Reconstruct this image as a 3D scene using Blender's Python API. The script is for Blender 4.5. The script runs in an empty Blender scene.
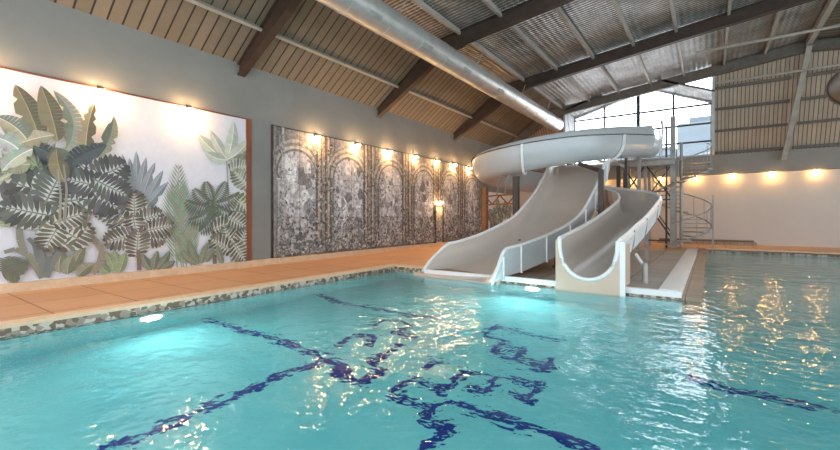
import bpy, math, random
from mathutils import Vector, Matrix
C = bpy.context.scene.collection
PI = math.pi
rnd = random.Random(7)

# ---------------------------------------------------------------- colour and materials
def lin(c):
    c /= 255.0
    return c / 12.92 if c <= 0.04045 else ((c + 0.055) / 1.055) ** 2.4
def rgb(r, g, b): return (lin(r), lin(g), lin(b), 1.0)

def new_mat(name):
    m = bpy.data.materials.new(name); m.use_nodes = True
    nt = m.node_tree
    bs = nt.nodes['Principled BSDF']
    return m, nt, bs
def N(nt, t, **kw):
    n = nt.nodes.new(t)
    for k, v in kw.items():
        if k in n.inputs.keys(): n.inputs[k].default_value = v
        else: setattr(n, k, v)
    return n
def mathn(nt, op, a, b=None, c=None):
    n = nt.nodes.new('ShaderNodeMath'); n.operation = op
    for i, x in enumerate((a, b, c)):
        if x is None: continue
        if isinstance(x, (int, float)): n.inputs[i].default_value = x
        else: nt.links.new(x, n.inputs[i])
    return n.outputs[0]
def mixc(nt, fac, a, b, blend='MIX'):
    n = nt.nodes.new('ShaderNodeMix'); n.data_type = 'RGBA'; n.blend_type = blend
    for sock, x in ((n.inputs[0], fac), (n.inputs[6], a), (n.inputs[7], b)):
        if isinstance(x, (int, float, tuple)): sock.default_value = x
        else: nt.links.new(x, sock)
    return n.outputs[2]
def objco(nt):
    tc = nt.nodes.new('ShaderNodeTexCoord'); return tc.outputs['Object']
def noise(nt, vec, scale, detail=3.0, rough=0.55, stretch=None):
    if stretch:
        mp = nt.nodes.new('ShaderNodeMapping'); mp.inputs['Scale'].default_value = stretch
        nt.links.new(vec, mp.inputs['Vector']); vec = mp.outputs[0]
    n = nt.nodes.new('ShaderNodeTexNoise'); n.inputs['Scale'].default_value = scale
    n.inputs['Detail'].default_value = detail; n.inputs['Roughness'].default_value = rough
    nt.links.new(vec, n.inputs['Vector'])
    return n.outputs['Fac']
def ramp(nt, fac, lo, hi):
    n = nt.nodes.new('ShaderNodeMapRange'); n.inputs['From Min'].default_value = lo; n.inputs['From Max'].default_value = hi
    nt.links.new(fac, n.inputs['Value']); return n.outputs[0]
def bump(nt, bs, h, dist, strength=1.0):
    b = nt.nodes.new('ShaderNodeBump'); b.inputs['Distance'].default_value = dist; b.inputs['Strength'].default_value = strength
    nt.links.new(h, b.inputs['Height']); nt.links.new(b.outputs[0], bs.inputs['Normal'])

def mat_noise(name, c1, c2, scale=2.0, rough=0.6, metal=0.0, bmp=0.0, detail=4.0, stretch=None, spec=0.5, coat=0.0):
    m, nt, bs = new_mat(name)
    f = ramp(nt, noise(nt, objco(nt), scale, detail, 0.6, stretch), 0.3, 0.7)
    nt.links.new(mixc(nt, f, c1, c2), bs.inputs['Base Color'])
    bs.inputs['Roughness'].default_value = rough; bs.inputs['Metallic'].default_value = metal
    bs.inputs['Specular IOR Level'].default_value = spec
    if coat: bs.inputs['Coat Weight'].default_value = coat; bs.inputs['Coat Roughness'].default_value = 0.15
    if bmp: bump(nt, bs, f, bmp)
    return m

M = {}
M['grey_wall'] = mat_noise('grey_plaster', rgb(132, 133, 130), rgb(141, 142, 139), 0.7, 0.85, bmp=0.004)
M['beige_wall'] = mat_noise('beige_plaster', rgb(204, 196, 188), rgb(209, 201, 193), 0.6, 0.85)
M['band'] = mat_noise('grey_beam_paint', rgb(140, 136, 130), rgb(148, 143, 137), 1.0, 0.8)
M['coping'] = mat_noise('pale_stone', rgb(232, 206, 176), rgb(218, 188, 156), 6.0, 0.55, bmp=0.003)
M['curb'] = mat_noise('curb_stone', rgb(226, 203, 172), rgb(208, 180, 150), 5.0, 0.6, bmp=0.003)
M['fibre'] = mat_noise('white_fibreglass', rgb(208, 200, 192), rgb(200, 192, 184), 0.8, 0.28, coat=0.3)
M['fibre_out'] = mat_noise('white_fibreglass_outside', rgb(196, 203, 207), rgb(188, 196, 201), 0.8, 0.3, coat=0.2)
M['fibre_bounce'] = mat_noise('fibreglass_warm_bounce', rgb(216, 194, 176), rgb(208, 186, 168), 1.2, 0.4)  # white fibreglass with the deck's warm bounce light put into its colour
M['rim'] = mat_noise('bright_white_gelcoat', rgb(244, 246, 248), rgb(236, 240, 242), 1.0, 0.3)
M['steel'] = mat_noise('grey_painted_steel', rgb(172, 172, 170), rgb(150, 150, 148), 4.0, 0.5, metal=0.2)
M['dark_steel'] = mat_noise('dark_painted_steel', rgb(78, 70, 66), rgb(62, 56, 54), 4.0, 0.5, metal=0.1)
M['warm_steel'] = mat_noise('orange_lit_steel', rgb(150, 100, 62), rgb(128, 86, 54), 4.0, 0.5)  # orange light on the columns and truss is put into the steel colour
M['rafter'] = mat_noise('brown_rafter_paint', rgb(66, 53, 45), rgb(50, 40, 34), 3.0, 0.6)
M['rafter_grey'] = mat_noise('grey_rafter_paint', rgb(112, 106, 100), rgb(92, 86, 80), 3.0, 0.6)
M['purlin'] = mat_noise('pale_purlin_paint', rgb(176, 172, 164), rgb(158, 152, 144), 3.0, 0.6)
M['duct'] = mat_noise('galvanised_duct', rgb(205, 207, 204), rgb(184, 186, 184), 2.5, 0.38, metal=0.55)
M['duct_brown'] = mat_noise('brown_duct', rgb(112, 96, 82), rgb(96, 82, 70), 2.5, 0.5)
M['frame_white'] = mat_noise('pale_window_frame', rgb(196, 202, 206), rgb(184, 190, 194), 2.0, 0.5)
M['frame_dark'] = mat_noise('dark_window_bar', rgb(60, 66, 72), rgb(48, 54, 60), 2.0, 0.5)
M['door'] = mat_noise('cream_door_paint', rgb(196, 188, 174), rgb(184, 176, 162), 2.0, 0.5)
M['wood_trim'] = mat_noise('brown_timber', rgb(140, 84, 52), rgb(112, 66, 42), 6.0, 0.6, stretch=(1, 1, 0.15))
M['black'] = mat_noise('black_plastic', rgb(38, 38, 40), rgb(30, 30, 32), 4.0, 0.5)

def mat_emit(name, col, s):
    m, nt, bs = new_mat(name)
    bs.inputs['Base Color'].default_value = col
    bs.inputs['Emission Color'].default_value = col; bs.inputs['Emission Strength'].default_value = s
    return m
M['bulb'] = mat_emit('warm_bulb', (1.0, 0.6, 0.28, 1), 170)
M['bulb_far'] = mat_emit('amber_bulb', (1.0, 0.55, 0.16, 1), 40)
M['bulb_pool'] = mat_emit('pool_bulb', (0.85, 1.0, 1.0, 1), 12)

def mat_boards(name, axis, period, c1, c2, gap=0.09, dark=(62, 54, 46)):
    m, nt, bs = new_mat(name)
    co = objco(nt); sx = nt.nodes.new('ShaderNodeSeparateXYZ'); nt.links.new(co, sx.inputs[0])
    q = mathn(nt, 'DIVIDE', sx.outputs[axis], period)
    fr = mathn(nt, 'FRACT', q); cell = mathn(nt, 'FLOOR', q)
    g = mathn(nt, 'LESS_THAN', fr, gap)
    wn = nt.nodes.new('ShaderNodeTexWhiteNoise'); wn.noise_dimensions = '1D'; nt.links.new(cell, wn.inputs['W'])
    nz = noise(nt, co, 3.0, 5)
    f = mathn(nt, 'ADD', mathn(nt, 'MULTIPLY', wn.outputs['Value'], 0.45), mathn(nt, 'MULTIPLY', nz, 0.6))
    base = mixc(nt, f, c1, c2)
    nt.links.new(mixc(nt, g, base, rgb(*dark)), bs.inputs['Base Color'])
    bs.inputs['Roughness'].default_value = 0.75
    h = mathn(nt, 'SUBTRACT', 1.0, g); bump(nt, bs, h, 0.02)
    return m
M['boards'] = mat_boards('ribbed_ceiling_boards', 1, 0.31, rgb(104, 97, 84), rgb(136, 126, 110), 0.13, (44, 38, 33))
M['boards_end'] = mat_boards('ribbed_end_boards', 0, 0.165, rgb(156, 140, 124), rgb(192, 174, 154), 0.17, (84, 74, 64))

def mat_foil():
    m, nt, bs = new_mat('foil_insulation')
    co = objco(nt); sx = nt.nodes.new('ShaderNodeSeparateXYZ'); nt.links.new(co, sx.inputs[0])
    rib = mathn(nt, 'SINE', mathn(nt, 'MULTIPLY', sx.outputs[1], 2 * PI / 0.16))
    mesh = mathn(nt, 'SINE', mathn(nt, 'MULTIPLY', sx.outputs[0], 2 * PI / 0.22))
    nz = noise(nt, co, 1.1, 3); nf = noise(nt, co, 6.0, 5, 0.75)
    h = mathn(nt, 'ADD', rib, mathn(nt, 'MULTIPLY', nf, 1.6))
    h = mathn(nt, 'ADD', h, mathn(nt, 'MULTIPLY', mesh, 0.7))
    f = ramp(nt, mathn(nt, 'ADD', mathn(nt, 'MULTIPLY', nz, 0.6), mathn(nt, 'MULTIPLY', nf, 0.4)), 0.35, 0.68)
    c = mixc(nt, f, rgb(140, 136, 130), rgb(235, 236, 236))
    dk = ramp(nt, rib, -0.6, 0.3)
    nt.links.new(mixc(nt, dk, rgb(110, 104, 98), c), bs.inputs['Base Color'])
    bs.inputs['Metallic'].default_value = 0.45; bs.inputs['Roughness'].default_value = 0.38
    bump(nt, bs, h, 0.02)
    return m
M['foil'] = mat_foil()

def mat_tiles(name, px, py, c1, c2, joint, jw=0.02, rough=0.5):
    m, nt, bs = new_mat(name)
    co = objco(nt); sx = nt.nodes.new('ShaderNodeSeparateXYZ'); nt.links.new(co, sx.inputs[0])
    a = mathn(nt, 'DIVIDE', sx.outputs[0], px); b = mathn(nt, 'DIVIDE', sx.outputs[1], py)
    g = mathn(nt, 'MAXIMUM', mathn(nt, 'LESS_THAN', mathn(nt, 'FRACT', a), jw / px), mathn(nt, 'LESS_THAN', mathn(nt, 'FRACT', b), jw / py))
    wn = nt.nodes.new('ShaderNodeTexWhiteNoise'); wn.noise_dimensions = '2D'
    cv = nt.nodes.new('ShaderNodeCombineXYZ'); nt.links.new(mathn(nt, 'FLOOR', a), cv.inputs[0]); nt.links.new(mathn(nt, 'FLOOR', b), cv.inputs[1])
    nt.links.new(cv.outputs[0], wn.inputs['Vector'])
    f = mathn(nt, 'ADD', mathn(nt, 'MULTIPLY', wn.outputs['Value'], 0.5), mathn(nt, 'MULTIPLY', noise(nt, co, 2.2, 5), 0.6))
    nt.links.new(mixc(nt, g, mixc(nt, f, c1, c2), joint), bs.inputs['Base Color'])
    bs.inputs['Roughness'].default_value = rough
    return m
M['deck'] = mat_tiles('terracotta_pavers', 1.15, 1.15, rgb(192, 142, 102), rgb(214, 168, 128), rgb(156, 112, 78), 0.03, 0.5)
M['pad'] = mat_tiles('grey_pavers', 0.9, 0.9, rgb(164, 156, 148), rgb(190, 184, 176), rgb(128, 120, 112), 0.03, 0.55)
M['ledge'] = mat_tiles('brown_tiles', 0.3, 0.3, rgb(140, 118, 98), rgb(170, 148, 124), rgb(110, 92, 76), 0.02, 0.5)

def mat_mosaic():
    m, nt, bs = new_mat('waterline_mosaic')
    v = nt.nodes.new('ShaderNodeTexVoronoi'); v.inputs['Scale'].default_value = 14.0; nt.links.new(objco(nt), v.inputs['Vector'])
    cr = nt.nodes.new('ShaderNodeValToRGB'); cr.color_ramp.interpolation = 'CONSTANT'
    e = cr.color_ramp.elements; e[0].color = rgb(118, 96, 80); e[1].position = 0.35; e[1].color = rgb(160, 140, 124)
    x = cr.color_ramp.elements.new(0.65); x.color = rgb(204, 190, 176)
    sp = nt.nodes.new('ShaderNodeSeparateColor'); nt.links.new(v.outputs['Color'], sp.inputs[0])
    nt.links.new(sp.outputs[0], cr.inputs[0]); nt.links.new(cr.outputs[0], bs.inputs['Base Color'])
    bs.inputs['Roughness'].default_value = 0.4
    return m
M['mosaic'] = mat_mosaic()
M['pool'] = mat_noise('pool_plaster', rgb(138, 214, 212), rgb(168, 228, 222), 0.9, 0.6)
M['stripe'] = mat_noise('navy_pool_tile', rgb(12, 40, 128), rgb(18, 52, 146), 6.0, 0.5)

def mat_water():
    m = bpy.data.materials.new('pool_water'); m.use_nodes = True
    nt = m.node_tree; nt.nodes.clear()
    out = nt.nodes.new('ShaderNodeOutputMaterial')
    g = nt.nodes.new('ShaderNodeBsdfGlass'); g.inputs['IOR'].default_value = 1.33; g.inputs['Roughness'].default_value = 0.01
    g.inputs['Color'].default_value = (1, 1, 1, 1)
    co = objco(nt)
    n1 = noise(nt, co, 1.5, 2.0, 0.5)
    n2 = noise(nt, co, 4.6, 2.5, 0.55, (1.0, 1.25, 1))
    h = mathn(nt, 'ADD', mathn(nt, 'MULTIPLY', n1, 1.0), mathn(nt, 'MULTIPLY', n2, 0.46))
    h = mathn(nt, 'ADD', h, mathn(nt, 'MULTIPLY', noise(nt, co, 11.0, 2.0, 0.5), 0.03))
    b = nt.nodes.new('ShaderNodeBump'); b.inputs['Distance'].default_value = 0.042
    nt.links.new(h, b.inputs['Height']); nt.links.new(b.outputs[0], g.inputs['Normal'])
    nt.links.new(g.outputs[0], out.inputs['Surface'])
    va = nt.nodes.new('ShaderNodeVolumeAbsorption'); va.inputs['Color'].default_value = (0.18, 0.78, 0.90, 1)
    va.inputs['Density'].default_value = 0.20
    nt.links.new(va.outputs[0], out.inputs['Volume'])
    return m
M['water'] = mat_water()

def mat_glass():
    m = bpy.data.materials.new('window_glass'); m.use_nodes = True
    nt = m.node_tree; nt.nodes.clear()
    out = nt.nodes.new('ShaderNodeOutputMaterial')
    t = nt.nodes.new('ShaderNodeBsdfTransparent'); t.inputs[0].default_value = (0.96, 0.98, 1, 1)
    g = nt.nodes.new('ShaderNodeBsdfGlossy'); g.inputs['Roughness'].default_value = 0.02
    mx = nt.nodes.new('ShaderNodeMixShader'); mx.inputs[0].default_value = 0.06
    nt.links.new(t.outputs[0], mx.inputs[1]); nt.links.new(g.outputs[0], mx.inputs[2]); nt.links.new(mx.outputs[0], out.inputs[0])
    return m
M['glass'] = mat_glass()

def mat_vcol(name, lo, hi, sc, rough=0.7):
    m, nt, bs = new_mat(name)
    a = nt.nodes.new('ShaderNodeVertexColor'); a.layer_name = 'Col'
    f = ramp(nt, noise(nt, objco(nt), sc, 5, 0.65), 0.3, 0.7)
    g = nt.nodes.new('ShaderNodeMapRange'); g.inputs['To Min'].default_value = lo; g.inputs['To Max'].default_value = hi
    nt.links.new(f, g.inputs['Value'])
    nt.links.new(mixc(nt, 1.0, a.outputs['Color'], g.outputs[0], 'MULTIPLY'), bs.inputs['Base Color'])
    bs.inputs['Roughness'].default_value = rough
    return m
M['mural_a'] = mat_vcol('printed_jungle_paper', 0.96, 1.04, 6.0)
M['mural_b'] = mat_vcol('printed_ruin_paper', 0.5, 1.45, 7.0)
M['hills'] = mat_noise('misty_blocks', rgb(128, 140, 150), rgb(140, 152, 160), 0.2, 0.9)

# ---------------------------------------------------------------- mesh helpers
class MB:
    def __init__(s): s.v = []; s.f = []; s.c = None
    def face(s, pts, col=None):
        i = len(s.v); s.v += [tuple(p) for p in pts]; s.f.append(tuple(range(i, i + len(pts))))
        if col is not None:
            if s.c is None: s.c = []
            s.c.append(col)
    def box(s, x0, x1, y0, y1, z0, z1):
        i = len(s.v)
        s.v += [(x0,y0,z0),(x1,y0,z0),(x1,y1,z0),(x0,y1,z0),(x0,y0,z1),(x1,y0,z1),(x1,y1,z1),(x0,y1,z1)]
        s.f += [tuple(i+k for k in q) for q in ((0,3,2,1),(4,5,6,7),(0,1,5,4),(1,2,6,5),(2,3,7,6),(3,0,4,7))]
        return s
    def bar(s, a, b, w, h=None, up=(0,0,1)):
        a = Vector(a); b = Vector(b); d = (b - a).normalized(); u = Vector(up)
        if abs(d.dot(u)) > 0.98: u = Vector((0, 1, 0))
        sd = d.cross(u).normalized(); u = sd.cross(d).normalized(); h = h or w
        i = len(s.v)
        for p in (a, b):
            for k, l in ((-1,-1),(1,-1),(1,1),(-1,1)): s.v.append(tuple(p + sd*(k*w/2) + u*(l*h/2)))
        s.f += [tuple(i+k for k in q) for q in ((0,3,2,1),(4,5,6,7),(0,1,5,4),(1,2,6,5),(2,3,7,6),(3,0,4,7))]
        return s
    def tube(s, pts, r, n=10, cap=True):
        pts = [Vector(p) for p in pts]; rings = []
        for k, p in enumerate(pts):
            t = (pts[min(k+1, len(pts)-1)] - pts[max(k-1, 0)]).normalized()
            u = Vector((0,0,1)) if abs(t.z) < 0.95 else Vector((0,1,0))
            a = t.cross(u).normalized(); b = a.cross(t).normalized()
            rr = r[k] if isinstance(r, (list, tuple)) else r
            i = len(s.v)
            for q in range(n):
                w = 2*PI*q/n; s.v.append(tuple(p + a*math.cos(w)*rr + b*math.sin(w)*rr))
            rings.append(i)
        for k in range(len(rings)-1):
            for q in range(n):
                s.f.append((rings[k]+q, rings[k]+(q+1)%n, rings[k+1]+(q+1)%n, rings[k+1]+q))
        if cap:
            s.f.append(tuple(rings[0]+q for q in range(n))[::-1]); s.f.append(tuple(rings[-1]+q for q in range(n)))
        return s
    def prism(s, poly, axis, a, b):
        # poly in the two other axes, extruded along axis (0,1,2) from a to b
        def P(p, t):
            if axis == 1: return (p[0], t, p[1])
            if axis == 0: return (t, p[0], p[1])
            return (p[0], p[1], t)
        n = len(poly); i = len(s.v)
        s.v += [P(p, a) for p in poly] + [P(p, b) for p in poly]
        s.f.append(tuple(i+k for k in range(n))); s.f.append(tuple(i+n+k for k in range(n))[::-1])
        for k in range(n): s.f.append((i+k, i+n+k, i+n+(k+1)%n, i+(k+1)%n))
        return s
    def sweep(s, frames, prof, cap=True):
        # frames: (P, side, up); prof(k) -> closed loop of (side, up) offsets
        rings = []; m = None
        for k, (P, sd, up) in enumerate(frames):
            pr = prof(k); m = len(pr); rings.append(len(s.v))
            for a, b in pr: s.v.append(tuple(P + sd*a + up*b))
        for k in range(len(rings)-1):
            for q in range(m): s.f.append((rings[k]+q, rings[k]+(q+1)%m, rings[k+1]+(q+1)%m, rings[k+1]+q))
        if cap:
            # caps as quads between the two sides of the strip loop
            for r in (rings[0], rings[-1]):
                h = m // 2
                for q in range(h-1): s.f.append((r+q, r+q+1, r+m-2-q, r+m-1-q))
        return s

def wloc(o):
    v = Vector((0,0,0))
    while o: v += o.location; o = o.parent
    return v
def build(name, mb, mat, parent=None, smooth=None):
    me = bpy.data.meshes.new(name); off = wloc(parent) if parent else Vector((0,0,0))
    me.from_pydata([tuple(Vector(v) - off) for v in mb.v], [], mb.f); 
    if mb.c:
        ca = me.color_attributes.new('Col', 'FLOAT_COLOR', 'CORNER')
        for p, c in zip(me.polygons, mb.c):
            for li in p.loop_indices: ca.data[li].color = c
    else:
        import bmesh
        bm = bmesh.new(); bm.from_mesh(me); bmesh.ops.recalc_face_normals(bm, faces=bm.faces); bm.to_mesh(me); bm.free()
    me.materials.append(mat if not isinstance(mat, str) else M[mat]); me.update()
    if smooth:
        for p in me.polygons: p.use_smooth = True
        try: me.set_sharp_from_angle(angle=math.radians(smooth))
        except Exception: pass
    o = bpy.data.objects.new(name, me); C.objects.link(o)
    if parent: o.parent = parent
    return o
def tag(o, label=None, cat=None, group=None, kind=None):
    if label: o['label'] = label
    if cat: o['category'] = cat
    if group: o['group'] = group
    if kind: o['kind'] = kind
    return o
def empty(name, loc, label=None, cat=None, group=None, kind=None):
    o = bpy.data.objects.new(name, None); C.objects.link(o); o.location = loc
    o.empty_display_size = 0.2
    return tag(o, label, cat, group, kind)
def catmull(pts, n):
    P = [Vector(p) for p in pts]; P = [2*P[0]-P[1]] + P + [2*P[-1]-P[-2]]; out = []
    for i in range(1, len(P)-2):
        for k in range(n):
            t = k/n; a,b,c,d = P[i-1],P[i],P[i+1],P[i+2]
            out.append(0.5*((2*b)+(c-a)*t+(2*a-5*b+4*c-d)*t*t+(3*b-a-3*c+d)*t**3))
    out.append(P[-2]); return out
def frames_of(pts):
    fr = []
    for k, p in enumerate(pts):
        t = pts[min(k+1, len(pts)-1)] - pts[max(k-1, 0)]; h = Vector((t.x, t.y, 0)).normalized()
        fr.append((p, Vector((h.y, -h.x, 0)), Vector((0,0,1))))
    return fr

# ---------------------------------------------------------------- camera (a level tripod shot, looking across the pool)
CAMZ, F, HX, HY = 1.5, 412.0, 420.0, 217.0
TH = math.radians(35.1); ct, st = math.cos(TH), math.sin(TH)
cam = bpy.data.cameras.new('camera'); co_ = bpy.data.objects.new('camera', cam); C.objects.link(co_)
co_.location = (0, 0, CAMZ); co_.rotation_euler = (PI/2, 0, TH)
cam.sensor_width = 36; cam.lens = F/840*36; cam.shift_y = -8/840
cam.clip_end = 300
bpy.context.scene.camera = co_
def ray(u, v):
    du = u - HX; return Vector((ct*du - st*F, st*du + ct*F, HY - v))
def on_wall(u, v, X=-11.46):     # where a feature of the left wall sits: (y, z)
    r = ray(u, v); k = X / r.x; return (r.y*k, CAMZ + r.z*k)
WZ, PZ = -0.14, -1.44            # water level, pool floor
def on_pool(u, v):               # a mark on the pool floor, seen through calm water
    r = ray(u, v); k = (WZ - CAMZ)/r.z; hx, hy = r.x*k, r.y*k
    d = r.normalized(); si = math.hypot(d.x, d.y)/1.333; tr = si/math.sqrt(1-si*si)
    L = math.hypot(r.x, r.y); q = (WZ - PZ)*tr
    return (hx + r.x/L*q, hy + r.y/L*q)

# ---------------------------------------------------------------- building shell
XL, YF, YB = -11.46, 28.2, -3.0
EAVE = 6.08
RP = [(-11.46, 6.08), (-8.5, 8.25), (3.75, 9.72), (15.3, 8.25), (18.3, 6.08)]
def roof_z(x):
    for (a, za), (b, zb) in zip(RP, RP[1:]):
        if a <= x <= b: return za + (zb-za)*(x-a)/(b-a)
    return EAVE
w = build('wall_left', MB().box(XL-0.4, XL, YB, YF+0.4, -0.2, EAVE+0.35), 'grey_wall'); tag(w, kind='structure')
w = build('wall_far', MB().box(XL, 18.3, YF, YF+0.35, -0.2, 3.85), 'beige_wall'); tag(w, kind='structure')
w = build('trim_1', MB().box(XL, 18.3, YF-0.16, YF+0.35, 3.87, 4.92), 'band'); tag(w, kind='structure')

# floor around the pool
fl = empty('floor', (-9.7, 10, 0), kind='structure')
d = MB(); d.box(XL, -8.2, YB, YF, -0.3, 0.0); d.box(-8.2, -6.6, 10.0+0.3, YF, -0.3, 0.0)
d.box(-6.6, -3.3, 15.2, YF, -0.3, 0.0); d.box(-3.3, -0.45, 21.6, YF, -0.3, 0.0); d.box(-0.45, 18.3, 24.0, YF, -0.3, 0.0)
build('terracotta_paving', d, 'deck', fl)
d = MB(); d.box(-3.3, -0.85, 9.72, 21.6, -0.3, 0.0)
build('grey_paving', d, 'pad', fl)
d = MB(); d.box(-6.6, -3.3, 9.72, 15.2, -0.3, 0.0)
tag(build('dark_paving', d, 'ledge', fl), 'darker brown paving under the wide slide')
d = MB(); d.box(-8.2, -7.89, YB, 10.0, -0.03, 0.02); d.box(-8.2, -6.6, 9.96, 10.3, -0.03, 0.019); d.box(-0.15, 18.3, 23.7, 24.0, -0.03, 0.02)
build('pool_coping', d, 'coping', fl)
d = MB(); d.box(-6.6, -0.45, 9.6, 9.72, -0.1, 0.02); d.box(-0.85, -0.45, 9.72, 23.2, -0.1, 0.03)
tag(build('platform_nosing', d, 'rim', fl), 'white edge of the grey platform')
d = MB(); d.box(-0.45, -0.12, 9.6, 24.0, -1.6, -0.07)
tag(build('pool_ledge', d, 'ledge', fl), 'brown tiled ledge beside the platform')

# waterline mosaic and the basin
bs_ = empty('trim_2', (0, 8, PZ), kind='structure')
d = MB(); d.box(-8.2, -7.9, YB, 10.0, -0.32, -0.03); d.box(-8.2, -6.6, 9.97, 10.3, -0.32, -0.03)
d.box(-6.6, -0.45, 9.62, 9.85, -0.32, -0.1); d.box(-0.12, 18.3, 23.75, 24.0, -0.32, -0.09)
build('waterline_tiles', d, 'mosaic', bs_)
d = MB()
d.box(-8.3, 18.3, YB, 24.0, PZ-0.2, PZ)
d.box(-8.2, -7.88, YB, 10.0, PZ, -0.32); d.box(-8.2, -6.6, 9.93, 10.3, PZ, -0.32)
d.box(-6.6, -0.45, 9.6, 9.85, PZ, -0.32); d.box(-0.12, 18.3, 23.73, 24.0, PZ, -0.32)
build('pool_basin', d, 'pool', bs_)
# water: closed solid, L-shaped in plan, its sides tucked just inside the basin walls
wp = [(-7.95, YB), (18.3, YB), (18.3, 23.8), (-0.2, 23.8), (-0.2, 9.7), (-6.7, 9.7), (-6.7, 10.0), (-7.95, 10.0)]
wt = build('pool_water', MB().prism(wp, 2, PZ-0.1, WZ), 'water')
tag(wt, 'rippling turquoise water filling the swimming pool', 'water', kind='stuff')

# navy lane lines and key patterns laid in the pool floor
def ribbon(pix, wd, name):
    wd *= 0.62
    pts = [Vector((*on_pool(*p), 0)) for p in pix]; mb = MB()
    for k in range(len(pts)-1):
        a, b = pts[k], pts[k+1]; t = (b-a).normalized(); s = Vector((-t.y, t.x, 0))*wd/2
        a2 = a - t*wd*0.5 if k else a; b2 = b + t*wd*0.5 if k < len(pts)-2 else b
        z = PZ + 0.004 + 0.0015*(k % 4)
        mb.face([(p.x, p.y, z) for p in (a2-s, b2-s, b2+s, a2+s)])
    build(name, mb, 'stripe', bs_)
ribbon([(206,318),(243,331),(281,341),(310,353),(331,361)], 0.2, 'lane_line')
ribbon([(100,452),(120,445),(211,405),(251,389),(278,375),(299,369),(331,361),(350,372)], 0.2, 'lane_line')
ribbon([(309,291),(339,302),(377,309),(398,313),(440,320)], 0.2, 'lane_line')
ribbon([(331,361),(341,374),(361,382),(382,370),(369,362),(388,352),(402,343)], 0.2, 'key_pattern')
ribbon([(371,326),(382,319),(399,321),(412,326),(396,333),(414,337)], 0.2, 'key_pattern')
ribbon([(340,345),(356,335),(374,338),(366,346)], 0.2, 'key_pattern')
ribbon([(391,393),(412,380),(442,389),(465,372),(498,377),(540,384),(528,401),(505,391)], 0.17, 'key_pattern')
ribbon([(498,377),(484,392),(466,386)], 0.17, 'key_pattern')
ribbon([(391,393),(407,401),(435,408),(424,419),(450,427),(437,440),(421,452)], 0.17, 'key_pattern')
ribbon([(435,408),(452,402),(503,419),(550,434),(600,452)], 0.2, 'lane_line')
ribbon([(483,333),(507,342),(492,351),(514,360),(548,368),(553,358)], 0.2, 'key_pattern')
ribbon([(506,349),(524,349),(516,360)], 0.18, 'key_pattern')
ribbon([(483,333),(494,326),(530,334),(566,340)], 0.18, 'key_pattern')
ribbon([(425,369),(432,360),(450,364)], 0.18, 'key_pattern')
ribbon([(690,377),(717,386),(780,399),(860,417)], 0.2, 'lane_line')

# curb along the left wall
cb = MB(); cb.box(XL, XL+0.16, YB, YF, 0, 0.18)
tag(build('baseboard_left', cb, 'curb'), kind='structure')
# low step along far wall
tag(build('low_step', MB().box(-2.5, 2.0, YF-0.7, YF-0.17, 0, 0.16).box(-2.4, 1.9, YF-0.6, YF-0.17, 0.16, 0.26), 'ledge'), 'low brown step running along the foot of the beige far wall', 'step')

# ceiling
ce = empty('ceiling', (0, 12, 8), kind='structure')
def slab(pts4, th, mb):
    a = [Vector(p) for p in pts4]; n = (a[1]-a[0]).cross(a[3]-a[0]).normalized()
    if n.z < 0: n = -n
    i = len(mb.v); mb.v += [tuple(p) for p in a] + [tuple(p+n*th) for p in a]
    mb.f += [tuple(i+k for k in q) for q in ((0,1,2,3),(4,7,6,5),(0,4,5,1),(1,5,6,2),(2,6,7,3),(3,7,4,0))]
m = MB(); slab([(RP[0][0]-0.05,YB,RP[0][1]-0.03),(RP[0][0]-0.05,YF,RP[0][1]-0.03),(RP[1][0],YF,RP[1][1]),(RP[1][0],YB,RP[1][1])], 0.12, m)
build('sloped_boards', m, 'boards', ce)
m = MB(); slab([(RP[1][0],YB,RP[1][1]),(RP[1][0],26.2,RP[1][1]),(RP[2][0],26.2,RP[2][1]),(RP[2][0],YB,RP[2][1])], 0.12, m)
build('foil_lining', m, 'foil', ce)
m = MB(); slab([(RP[2][0],YB,RP[2][1]),(RP[2][0],26.2,RP[2][1]),(RP[3][0],26.2,RP[3][1]),(RP[3][0],YB,RP[3][1])], 0.12, m)
tag(build('sloped_boards', m, 'boards', ce), 'boarded slope beyond the ridge')
# end slope, with the dormer opening left out
WX0, WX1 = -7.3, 0.1
m = MB()
YT = 26.0
def endslab(xa, xb):
    za, zb = roof_z(xa), roof_z(xb)
    slab([(xa, YF, 4.9), (xb, YF, 4.9), (xb, YT, zb), (xa, YT, za)], 0.1, m)
xs = [-11.46, -8.5, WX0]; [endslab(a, b) for a, b in zip(xs, xs[1:])]
xs = [WX1, 3.75, 9.0, 15.3, 18.3]; [endslab(a, b) for a, b in zip(xs, xs[1:])]
build('end_slope_boards', m, 'boards_end', ce)
# purlins
for x in (-7.5, -5.88, -4.25, -2.65, -1.1, 0.6, 2.2):
    z = roof_z(x) - 0.1; build('purlin', MB().bar((x, YB, z), (x, 26, z), 0.1, 0.17), 'purlin', ce)
for x in (-10.37,):
    z = roof_z(x) - 0.07; build('purlin', MB().bar((x, YB, z), (x, YF-0.3, z), 0.09, 0.12, up=(-0.57,0,0.82)), 'purlin', ce)
for x in (5.0, 7.5, 10.0, 12.5):
    z = roof_z(x) - 0.1; build('purlin', MB().bar((x, YB, z), (x, 26, z), 0.1, 0.17), 'purlin', ce)
for t in (0.03, 0.30, 0.56, 0.80):
    y = YF + (YT-YF)*t - 0.1; z = 4.92 + (8.9-4.92)*t*1.02
    for a, b in ((WX1+0.05, 3.2), (3.55, 14)): build('end_purlin', MB().bar((a, y, z), (b, y, z), 0.09, 0.13), 'rafter_grey', ce)
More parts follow.
